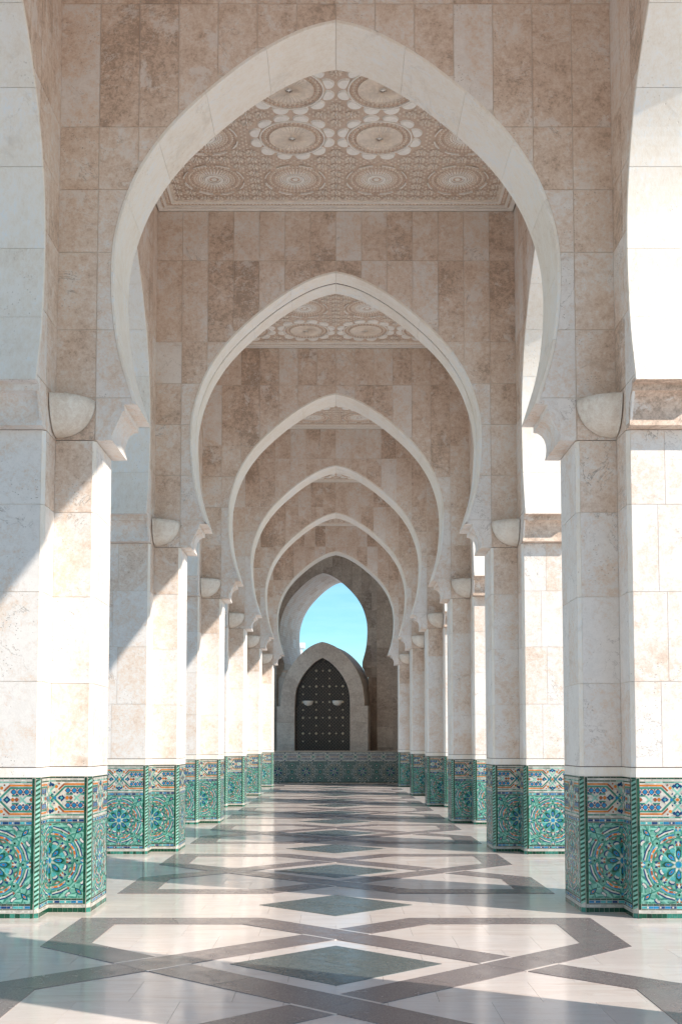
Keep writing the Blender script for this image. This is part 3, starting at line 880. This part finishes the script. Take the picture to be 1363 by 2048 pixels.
side_txt = {-1: 'left', 1: 'right'}
lit = {-1: 'partly sunlit', 1: 'with a shaded inner face'}
extra_l = {(0, -1): 'tiled base cut by the left frame edge', (0, 1): 'tiled base touching the right frame edge'}
for k in FR:
    for s in (-1, 1):
        if k < 0:
            o = ob('pillar', ME_plain, None, (s*PC, cy(k), 0), 0 if s > 0 else pi, tone=.75)
            o['label'] = f'{["","first","second","third"][-k]} plain stone pillar behind the viewpoint on the {side_txt[s]}'; o['category'] = 'pillar'; o['group'] = 'pillars along the gallery'
            continue
        p = place(proto[2 if k == 0 else 1], .05)
        p.location = (s*PC, cy(k), 0)
        p['group'] = 'pillars along the gallery'
        p['label'] = (f'{ORD[k]} stone pillar in the {side_txt[s]} row, {extra_l[(k, s)]}' if k == 0 else
                      f'{ORD[k]} stone pillar from the front in the {side_txt[s]} row, green mosaic base')
        if True:
            for ch in [c for c in COL.objects if c.parent == p and c.name.startswith('outer_buttress')]: ch.rotation_euler = (0, 0, pi if s < 0 else 0)
for k in FR:
    if k < 0:
        o = ob('cross_arch', ME_parch, None, (0, cy(k)-AH, 0), tone=.5)
        o['label'] = f'{["","first","second","third"][-k]} plain cross arch behind or above the viewpoint'; o['category'] = 'arch'; o['group'] = 'arches across the gallery'
        continue
    a = place(cross_joint if k == 1 else cross_proto, .10)
    a.location = (0, cy(k)-AH, 0); a['group'] = 'arches across the gallery'
    a['label'] = ['nearest and largest pointed horseshoe arch spanning the gallery', 'second cross arch, with a dark joint line round its rim', 'third horseshoe arch across the gallery, inside the double rimmed one',
                  'fourth horseshoe arch across the gallery from the front', 'fifth cross arch, bright rim, last but one before the sky', 'sixth and smallest cross arch framing the shaded end wall and sky'][k]
for k in range(-2, 5):
    y0, y1 = cy(k), cy(k+1); ym = (y0+y1)/2; half = (y1-y0)/2-AH
    for s in (-1, 1):
        rz = pi/2 if s < 0 else -pi/2
        sc_ = (half/2.555, 1, 1)
        if k < -1:
            o = ob('side_arch', ME_parch, None, (s*2.55, ym, 0), rz, tone=.5)
            o['label'] = f'plain {side_txt[s]} side arch behind the viewpoint, joining the two rearmost pillars'; o['category'] = 'arch'; o['group'] = 'side arches of the gallery'
            continue
        a = place(side_proto, .10); a.location = (s*2.55, ym, 0); a.rotation_euler = (0, 0, rz); a.scale = sc_; a['group'] = 'side arches of the gallery'
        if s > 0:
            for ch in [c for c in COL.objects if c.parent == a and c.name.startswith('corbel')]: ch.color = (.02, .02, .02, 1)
        a['label'] = (f'{side_txt[s]} side arch curving up along the {side_txt[s]} frame edge' if k == -1 else
                      f'{side_txt[s]} side arch between the {ORD[k].split()[0]} and {ORD[k+1].split()[0]} pillars')
for k in range(-2, 5):
    y0, y1 = cy(k), cy(k+1); ym = (y0+y1)/2; half = (y1-y0)/2-AH
    if k < 0:
        m = MB(); m.box(-2.548, 2.548, -half+.01, half-.01, 9.12, 9.25, 'plaster'); o = ob('ceiling_panel', m, None, (0, ym, 0))
        o['label'] = f'{["","first","second","third"][-k]} plain ceiling panel above or behind the viewpoint'; o['category'] = 'ceiling'; continue
    p = place([ceil_p[0], ceil_p[1], ceil_s, ceil_s1, ceil_s][k])
    # far row of rosettes lies 0.913 m from the far wall
    p.location = (0, ym, 9.121); p.scale = (1, (half-.004)/2.535, 1)
    p['group'] = 'carved ceiling panels'
    p['label'] = ['nearest carved plaster ceiling with large rosettes and pale petals', 'second carved ceiling seen through the double rimmed arch', 'third carved ceiling, small strip with two ringed rosettes',
                  'fourth carved ceiling, thin sliver with a few pale petals', 'fifth carved ceiling hidden above the last but one arch'][k]
for k in range(0, 6):
    for s in (-1, 1):
        p = place(lamp_p); p.location = (s*2.538, cy(k)-AH-.008, 4.60)
        p.scale = (1, .86, 1) if s < 0 else (-1, .86, 1)
        p['group'] = 'bowl lamps in the corners'
        p['label'] = f'{ORD[k]} pale stone bowl lamp in the {side_txt[s]} corner under the arch wall'
# roof above everything; far stretch added to keep sun off the end wall
m = MB(); m.box(-3.69, 3.69, cy(-2)-.75, 49.5, 9.605, 10.3, 'roof_stone'); ob('roof', m, struct=True)

# ------------------------------------------------------------------ floor
FZ = 0.0
fl = MB(); fl.box(-7, 7, -12, 52, -.09, -.012, 'grout'); floor = ob('floor', fl, struct=True)
gr = MB(); 
B = 700
for (x0, x1, y0, y1) in ((-B, -7, -B, B), (7, B, -B, B), (-7, 7, -B, -12), (-7, 7, 52, B)):
    gr.face([(x0, y0, -.015), (x1, y0, -.015), (x1, y1, -.015), (x0, y1, -.015)], 'plaza_stone')
ob('ground', gr, struct=True)
TX, TY = .6, BAY/10
ORG = 8.12                                   # y of the centre diamond of the first bay in view
tiles = []
y = ORG-BAY/2-4*TY
j = 0
while y < 51.5:
    offs = 0 if j % 2 else TX/2
    for i in range(-6, 6):
        x0, x1 = i*TX+offs-.0, (i+1)*TX+offs
        tiles.append((x0, x1, y, y+TY))
    y += TY; j += 1
inview = [t for t in tiles if t[2] > 6.0 and abs((t[0]+t[1])/2) < min(3.2, .31*t[2]+.3)]
inview.sort(key=lambda t: t[2]); near = inview[:290]; nset = set(near)
TM = MB(); TM.box(0, TX-.0018, 0, TY-.0018, -.02, 0, 'cream_marble'); ME_tile = TM.mesh('marble_slab')
for t in near: ob('marble_slab', ME_tile, floor, (t[0], t[2], random.uniform(-.0004, .0004)))
rest = MB()
for t in tiles:
    if t in nset: continue
    rest.box(t[0], t[1]-.003, t[2], t[3]-.003, -.02, 0, 'cream_marble')
for sx in (-1, 1):          # outer strips and the paving behind the camera
    for jj in range(40):
        a, b = (-7, -3.31) if sx < 0 else (3.61, 7)
        rest.box(a, b, 4+jj*1.2-2.4, 4+(jj+1)*1.2-.004-2.4, -.02, -.0005, 'cream_marble')
rest.box(-7, 7, -12, tiles[0][2]-.004 if tiles[0][2] < 1.6 else 1.6, -.02, -.0006, 'cream_marble')
ob('marble_paving', rest, floor, stuff=True)
# granite straps
H1 = .0035
def ext(P, h, mat, m=None):
    m = m or MB()
    if area(P) < 0: P = P[::-1]
    m.prism([(x, y) for x, y in P], lambda x, y, hh: (x, y, hh), mat, h, -.006)
    return m
SW = .35
Lp = [(-2.0, 1.94), (-.70, 1.94), (2.0, -.76), (2.0, -1.94), (.70, -1.94), (-2.0, .76)]
def band_quads(P, wd):
    """mitred closed strap as quads"""
    n = len(P); dirs = []
    for i in range(n):
        a, b = P[i], P[(i+1) % n]; l = hypot(b[0]-a[0], b[1]-a[1]); dirs.append(((b[0]-a[0])/l, (b[1]-a[1])/l))
    def off(i, d):
        d0, d1 = dirs[i-1], dirs[i]
        n0, n1 = (-d0[1], d0[0]), (-d1[1], d1[0])
        k = 1+n0[0]*n1[0]+n0[1]*n1[1]
        return (P[i][0]+d*(n0[0]+n1[0])/k, P[i][1]+d*(n0[1]+n1[1])/k)
    return [[off(i, -wd/2), off((i+1) % n, -wd/2), off((i+1) % n, wd/2), off(i, wd/2)] for i in range(n)]
def chop(q, n):
    out = []
    for i in range(n):
        g = .0015/max(.3, hypot(q[1][0]-q[0][0], q[1][1]-q[0][1])); a, b = i/n+g, (i+1)/n-g
        l = lambda p, r, t: (p[0]+(r[0]-p[0])*t, p[1]+(r[1]-p[1])*t)
        out.append([l(q[0], q[1], a), l(q[0], q[1], b), l(q[3], q[2], b), l(q[3], q[2], a)])
    return out
strap_parts, diam_parts, line_parts = [], [], []
for mir in (1, -1):
    for qi, q in enumerate(band_quads(Lp, SW)):
        L_ = hypot(q[1][0]-q[0][0], q[1][1]-q[0][1])
        diag = qi in (1, 4)
        n = 4 if diag else 2 if L_ > 1 else 1
        # under/over: A (mir 1) is over on the centre line, B over at the sides
        for s_ in chop(q, n):
            s_ = [(mir*x, y) for x, y in s_]
            strap_parts.append((s_, H1+(.0006 if mir > 0 else 0)))
# the over-strap at the side crossings belongs to B
for (cx_, over) in ((1.24, -1), (-1.24, -1), (0, 1)):
    for zc in ((1.24, -1.24) if cx_ == 0 else (0,)):
        pass
def patch(cx_, cz, dx, dz):
    """pale joint lines along the strap that runs over (direction dx,dz) at a crossing"""
    l = hypot(dx, dz); dx /= l; dz /= l; nx, nz = -dz, dx; hw = SW/2
    a = hw*1.0+.01
    out = []
    for sg in (1, -1):
        c0 = (cx_+nx*sg*(hw+.012), cz+nz*sg*(hw+.012))
        out.append(bar((c0[0]-dx*a, c0[1]-dz*a), (c0[0]+dx*a, c0[1]+dz*a), .022))
    return out
cross = [(0, 1.24, 1, -1), (0, -1.24, 1, -1), (1.24, 0, 1, 1), (-1.24, 0, 1, 1)]
overs = []
for cx_, cz, dx, dz in cross:
    line_parts += patch(cx_, cz, dx, dz)
    if dx*dz > 0:
        l = 2**.5; overs.append(bar((cx_-dx/l*SW*.5, cz-dz/l*SW*.5), (cx_+dx/l*SW*.5, cz+dz/l*SW*.5), SW))
def diamond(c, r, n):
    out = []
    ux, uz = (r, r), (r, -r)      # edges of the rotated square
    base = (c[0]-r, c[1])
    for i in range(n):
        for j in range(n):
            f = lambda a, b: (base[0]+(ux[0]*a+uz[0]*b), base[1]+(ux[1]*a+uz[1]*b))
            g = .002
            out.append([f(i/n+g, j/n+g), f((i+1)/n-g, j/n+g), f((i+1)/n-g, (j+1)/n-g), f(i/n+g, (j+1)/n-g)])
    return out
d1 = diamond((0, 0), .72, 2); d2 = diamond((0, BAY/2), .71, 2)
def mk(P, h, mat, nm):
    m = MB(); return ext(P, h, mat, m).mesh(nm)
SM = [mk(P, h, 'grey_granite', 'granite_strap') for P, h in strap_parts]
OM = [mk(P, H1+.0009, 'grey_granite', 'granite_strap') for P in overs]
LM = [mk(P, H1+.0016, 'cream_marble', 'pale_joint') for P in line_parts]
DM = [mk(P, H1, 'green_slate', 'slate_diamond') for P in d1+d2]
EM = [mk(P, H1, 'cream_marble', 'pale_joint') for P in []]
for b in range(-1, 8):
    yb = ORG+b*BAY
    if b > 6: continue
    if b <= 2 and b >= -1:
        for me in SM+OM: ob('granite_strap', me, floor, (0, yb, 0))
        for me in DM: ob('slate_diamond', me, floor, (0, yb, 0))
        for me in LM: ob('pale_joint', me, floor, (0, yb, 0))
    else:
        m = MB()
        for P, h in strap_parts: ext(P, h, 'grey_granite', m)
        for P in overs: ext(P, H1+.0009, 'grey_granite', m)
        for P in line_parts: ext(P, H1+.0016, 'cream_marble', m)
        for P in d1+d2: ext(P, H1, 'green_slate', m)
        ob('inlay_paving', m, floor, (0, yb, 0), stuff=True)

# ------------------------------------------------------------------ end of the gallery
PHI = radians(-14)
# low parapet clad in mosaic
par = thing('parapet', 'low parapet clad in grey green star mosaic closing the gallery', 'low wall', (0, 44.5, 0))
m = MB(); m.box(-3.1, 3.1, .012, .45, -.01, 1.19, 'shade_stone'); ob('parapet_core', m, par, tone=.5)
m = MB(); m.box(-3.1, 3.1, -.03, .47, 1.195, 1.225, 'shade_stone'); ob('coping', m, par, tone=.7)
pz = []
def padd(P, l, c): pz.append((P, l, c))
padd(rect(-3.1, 3.1, 0, 1.19), 0, 'darker'); padd(rect(-3.1, 3.1, .06, .82), .5, 'teal'); padd(rect(-3.1, 3.1, .83, 1.17), 1, 'white')
for i in range(-3, 4):
    cxx = i*1.055-.06
    for k in range(8):
        a = k*pi/4
        padd(rot([(.03, -.012), (.17, -.006), (.19, 0), (.17, .006), (.03, .012)], a, (cxx, .44)), 2, 'white')
        padd(rot([(.06, -.03), (.11, -.04), (.15, -.02), (.15, .02), (.11, .04), (.06, .03)], a+pi/8, (cxx, .44)), 1.5, 'navy' if k % 2 else 'strap')
        for rr, cm in ((.075, 'white'), (.06, 'darker'), (.03, 'ivory')):
            padd(ngon(10, rr, rot([(.27, 0)], a+pi/8, (cxx, .44))[0]), 3 if cm == 'white' else 4 if cm == 'darker' else 5, cm)
        padd(bar(rot([(.2, 0)], a, (cxx, .44))[0], rot([(.36, 0)], a, (cxx, .44))[0], .012), 2, 'ivory')
    for k in range(16):
        a = k*pi/8; padd(bar(rot([(.34, 0)], a, (cxx, .44))[0], rot([(.36, 0)], a+pi/8, (cxx, .44))[0], .012), 2, 'white')
        padd(ngon(4, .03, rot([(.40, 0)], a+pi/16, (cxx, .44))[0], a), 2, 'white')
    for zz in (.2, .68):
        for rr, cm in ((.085, 'mint'), (.07, 'darker'), (.035, 'white')):
            padd(ngon(8, rr, (cxx+.5275, zz)), 3 if cm == 'mint' else 4 if cm == 'darker' else 5, cm)
    for rr, cm in ((.10, 'white'), (.087, 'dark'), (.05, 'mint'), (.03, 'navy')):
        padd(ngon(8, rr, (cxx+.5275, .44)), {'white': 3, 'dark': 4, 'mint': 5, 'navy': 6}[cm], cm)
for i in range(-6, 7):
    cxx = i*.5275-.06
    padd(bar((cxx-.19, 1.10), (cxx+.19, 1.10), .014), 2, 'navy'); padd(bar((cxx-.19, .90), (cxx+.19, .90), .014), 2, 'navy')
    for sx in (1, -1):
        padd(bar((cxx+sx*.19, 1.10), (cxx+sx*.24, 1.0), .014), 2, 'strap'); padd(bar((cxx+sx*.19, .90), (cxx+sx*.24, 1.0), .014), 2, 'strap')
    for q in range(-3, 4):
        for zz in (.94, 1.0, 1.06): padd(ngon(4, .021, (cxx+q*.048, zz)), 2, 'navy' if zz != 1.0 else 'brick')
    for zz in (.865, 1.135): padd(ngon(8, .026, (cxx+.264, zz)), 3, 'navy')
    padd(ngon(4, .035, (cxx+.264, 1.0)), 3, 'strap')
pz = [(P if area(P) > 0 else P[::-1], .0005+l*.0015+i*2e-6, c) for i, (P, l, c) in enumerate([(clip_rect(P, -3.1, 3.1, 0, 1.19), l, c) for P, l, c in pz]) if len(P) > 2]
m = MB()
for P, h, c in pz: m.prism(P, FRONT, 'glaze_'+c, h, h-.0014 if h > .0006 else -.01)
ob('mosaic_cladding', m, par, stuff=True)
for i in range(-9, 10): m2 = MB(); m2.box(i*.33-.16, i*.33+.16, -.05, -.012, -.0, .035, 'shade_stone'); ob('plinth_block', m2, par, tone=.4)

# shaded horseshoe wall, rotated
PX, PY = -.52, 47.3
pav = thing('end_wall', 'shaded stone wall with a horseshoe opening onto blue sky', 'wall', (PX, PY, 0), PHI)
TH = 3.0
WS = .90
arcs = [(x*WS, z+.17) for x, z in arc]
m = MB()
prof = [(1.86, -.0), (1.86, 4.2), (1.78, 4.25), (1.78, 4.42), (1.62, 4.5), (1.62, 4.74)]+arcs[1:]
for sg in (1, -1):
    poly = prof+[(0, 11.), (3.6, 11.), (3.6, 0)]
    poly = [(sg*x, z) for x, z in poly]
    if sg > 0: poly.reverse()
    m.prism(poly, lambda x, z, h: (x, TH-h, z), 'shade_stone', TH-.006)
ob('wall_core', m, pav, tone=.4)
def arcw(z):
    if z < 4.2: return 1.87
    if z < 4.46: return 1.79
    if z < 4.75: return 1.63
    if z >= arcs[-1][1]: return 0.
    for (x0, z0), (x1, z1) in zip(arcs, arcs[1:]):
        if z0 <= z <= z1: return x0+(x1-x0)*(z-z0)/max(z1-z0, 1e-6)
    return 0.
_w = w_out; _arco = arc_o
def wall2(x0, x1, z0, z1):
    global w_out, arc_o
    w_out, arc_o = arcw, arcs
    r = wall_polys(x0, x1, z0, z1); w_out, arc_o = _w, _arco
    return r
zr = [1.0, 1.7, 2.4, 3.1, 3.7, 4.2, 4.75, 5.4, 6.1, 6.8, 7.5, 8.6, 9.7, 10.9]
for z0, z1 in zip(zr, zr[1:]):
    for i in range(-9, 9):
        for poly in wall2(i*.4+.004, (i+1)*.4-.004, z0+.004, z1-.004):
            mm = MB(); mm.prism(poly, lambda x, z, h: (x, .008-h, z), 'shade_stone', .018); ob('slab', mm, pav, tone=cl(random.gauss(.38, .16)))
# soffit lining, three stones deep
L = [0.]
for a, b in zip(arcs, arcs[1:]): L.append(L[-1]+hypot(a[0]-b[0], a[1]-b[1]))
nv = 11
for sg in (1, -1):
    for q in range(nv):
        idx = [i for i in range(len(arcs)) if L[-1]*q/nv-1e-6 <= L[i] <= L[-1]*(q+1)/nv+1e-6]
        i0 = max(0, idx[0]-1) if q else 0; inn = arcs[i0:idx[-1]+1]
        for d in range(6):
            ya, yb = .0+TH*d/6+.004+(.008 if d == 0 else 0), TH*(d+1)/6-.004
            mm = MB()
            for (a, b) in zip(inn, inn[1:]):
                P = [(sg*(a[0]-.012), ya, a[1]), (sg*(a[0]-.012), yb, a[1]), (sg*(b[0]-.012), yb, b[1]-.006), (sg*(b[0]-.012), ya, b[1]-.006)]
                mm.face(P if sg > 0 else P[::-1], 'travertine')
            ob('voussoir', mm, pav, tone=cl(random.gauss(.55, .12)))
# ledges of the impost
for sg in (1, -1):
    for z0, z1, pr in ((4.12, 4.2, .07), (4.5, 4.6, .05)):
        mm = MB(); a, b = (1.80, 2.9); mm.box(min(sg*a, sg*b), max(sg*a, sg*b), -.09, -.012, z0, z1, 'shade_stone'); ob('impost_ledge', mm, pav, tone=.6)

# flat shaded wall to the right and left of the opening
for (x0, x1, y0, lab, rz_) in ((1.60, 5.2, 46.1, 'shaded flat stone wall right of the horseshoe opening', PHI*.3), (-5.6, -2.42, 46.4, 'narrow shaded wall left of the door arch', PHI*.3)):
    t = thing('flank_wall', lab, 'wall', (x0, y0, 0), rz_)
    W_ = x1-x0
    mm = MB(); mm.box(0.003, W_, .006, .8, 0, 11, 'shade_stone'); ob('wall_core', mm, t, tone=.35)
    zz = [.0, 1.35, 2.15, 3.3, 4.1, 5.25, 6.0, 6.75, 7.5, 8.6, 9.7, 10.8]
    for a, b in zip(zz, zz[1:]):
        n = 9 if x0 > 0 else 8; wds = [0, .62, 1.02]+[1.02+.5*i for i in range(1, 7)]
        for xa, xb in zip(wds, wds[1:]):
            if xb > W_: continue
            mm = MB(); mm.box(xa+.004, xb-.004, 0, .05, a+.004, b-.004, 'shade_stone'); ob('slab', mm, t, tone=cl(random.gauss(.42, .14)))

t = thing('sun_block_wall', 'added unseen wall behind the farthest right pillar, blocking the sun', 'wall', (2.62, 42.05, 0))  # added out of view to keep direct sun off the end walls
m = MB(); m.box(0, .8, 0, 4.02, 0, 9.6, 'shade_stone'); ob('wall_core', m, t, tone=.5)
# door aedicule standing in front of the opening
AX, AY = -.53, 45.75
ae = thing('door_surround', 'rounded stone door hood with a dark studded door below the sky opening', 'door surround', (AX, AY, 0), PHI*.8)
dprof = catmull([(1.09, 2.95), (1.07, 3.40), (.98, 3.75), (.80, 4.10), (.55, 4.42), (.28, 4.67), (0, 4.83)], 3)
eprof = catmull([(1.66, 2.95), (1.63, 3.45), (1.52, 3.95), (1.30, 4.42), (1.0, 4.83), (.62, 5.18), (.28, 5.37), (0, 5.45)], 3)
def lerp_poly(P, n):
    L = [0.]
    for a, b in zip(P, P[1:]): L.append(L[-1]+hypot(a[0]-b[0], a[1]-b[1]))
    out = []
    for i in range(n+1):
        t = L[-1]*i/n; j = 0
        while j < len(L)-2 and L[j+1] < t: j += 1
        f = (t-L[j])/max(L[j+1]-L[j], 1e-9); out.append((P[j][0]+(P[j+1][0]-P[j][0])*f, P[j][1]+(P[j+1][1]-P[j][1])*f))
    return out
nD = 30
di, de = lerp_poly(dprof, nD), lerp_poly(eprof, nD)
DEP = 2.3
for sg in (1, -1):
    for q in range(5):
        a, b = q*6, (q+1)*6
        inn, out = di[a:b+1], de[a:b+1]
        poly = inn+out[::-1]
        cxm = sum(p[0] for p in poly)/len(poly); czm = sum(p[1] for p in poly)/len(poly)
        poly = [(cxm+(x-cxm)*.995, czm+(z-czm)*.996) for x, z in poly]
        poly = [(sg*x, z) for x, z in poly]
        mm = MB(); mm.prism(poly if area(poly) > 0 else poly[::-1], lambda x, z, h: (x, .3-h, z), 'shade_stone', .3)
        ob('voussoir', mm, ae, tone=cl(random.gauss(.62, .08)))
    for z0, z1 in ((0, .75), (.75, 1.45), (1.45, 2.32), (2.32, 2.95)):
        mm = MB(); xa, xb = sg*1.095, sg*1.80
        mm.box(min(xa, xb)+.003, max(xa, xb)-.003, -.03, .5, z0+.003, z1-.003, 'shade_stone'); ob('jamb_block', mm, ae, tone=cl(random.gauss(.62, .08)))
# barrel behind
mm = MB()
for sg in (1, -1):
    P = [(x-.02, z-.02) for x, z in de]
    for (a, b) in zip(P, P[1:]):
        mm.face([(sg*a[0], .3, a[1]), (sg*a[0], DEP, a[1]), (sg*b[0], DEP, b[1]), (sg*b[0], .3, b[1])], 'shade_stone')
    poly = P+[(0, 0), (P[0][0], 0)]
    mm.face([(sg*x, DEP, z) for x, z in poly], 'shade_stone')
    mm.face([(sg*P[0][0], .3, 0), (sg*P[0][0], DEP, 0), (sg*P[0][0], DEP, P[0][1]), (sg*P[0][0], .3, P[0][1])], 'shade_stone')
ob('barrel_roof', mm, ae, tone=.75)
# dark door leaf
def door():
    full = [(x-.004, z-.004) for x, z in di]; poly = [(-x, z) for x, z in full]+[(x, z) for x, z in reversed(full[:-1])]
    poly = [(-1.086, 0)]+poly+[(1.086, 0)]
    if area(poly) < 0: poly = poly[::-1]
    m = MB(); m.prism(poly, lambda x, z, h: (x, .2-h, z), 'bronze', .06); d = ob('door_leaf', m, ae)
    def wid(z):
        if z < 3.05: return 1.05
        for (x0, z0), (x1, z1) in zip(dprof, dprof[1:]):
            if z0 <= z <= z1: return x0+(x1-x0)*(z-z0)/(z1-z0)-.06
        return 0
    tr = MB(); lo = random.Random(3)
    s = .13
    for i in range(-8, 9):
        for j in range(8, 38):
            x, z = i*s, j*s
            if abs(x) > wid(z+.06): continue
            for k in range(4):
                a = k*pi/4+(pi/8 if (i+j) % 2 else 0)
                p = bar((x-.055*cos(a), z-.055*sin(a)), (x+.055*cos(a), z+.055*sin(a)), .007)
                tr.prism(p, lambda x, z, h: (x, .14-h, z), 'bronze_line', .004)
            for P in (ngon(4, .03, (x+s/2, z+s/2)),): tr.prism(P, lambda x, z, h: (x, .14-h, z), 'bronze_line', .003)
    ob('door_tracery', tr, d, stuff=True)
    def stud(R, n=10):
        m = MB()
        rg = [(R*cos(2*pi*i/n), R*sin(2*pi*i/n)) for i in range(n)]
        for i in range(n):
            a, b = rg[i], rg[(i+1) % n]
            m.face([(a[0], 0, a[1]), (b[0], 0, b[1]), (b[0]*.7, -R*.5, b[1]*.7), (a[0]*.7, -R*.5, a[1]*.7)], 'gold_stud')
        m.face([(x*.7, -R*.5, z*.7) for x, z in rg], 'gold_stud')
        return m.mesh('stud')
    big, small = stud(.052), stud(.034)
    for j in range(-6, 7):
        z = 3.11+j*.305
        if z < 1.3: continue
        for i in range(-3, 4):
            x = i*.263
            if abs(x) > wid(z+.08): continue
            if (i+j) % 2 == 0 or j % 2 == 0:
                ob('stud', big if (j % 2 == 0 and i % 2) else small, d, (x, .138, z))
door()
for x, lab in ((-.575, 'left of two pale half bowl lamps on the dark door'), (.575, 'right of two pale half bowl lamps on the dark door')):
    c_, s_ = cos(PHI*.8), sin(PHI*.8)
    p = thing('door_lamp', lab, 'wall lamp', (AX+x*c_-.13*s_, AY+x*s_+.13*c_, 3.16), PHI*.8, group='bowl lamps on the door')
    ob('bowl', ME_half, p)
# far white turret glimpsed at the sky's edge
wt = thing('white_turret', 'small white turret at the lower left edge of the sky', 'tower', (-2.7, 80, 0))
m = MB(); m.box(-.7, .42, 0, 1, 0, 8.0, 'white_wall'); ob('shaft', m, wt); m = MB(); m.box(-.8, .6, -.1, 1.1, 8.0, 8.35, 'white_wall'); ob('cap', m, wt)
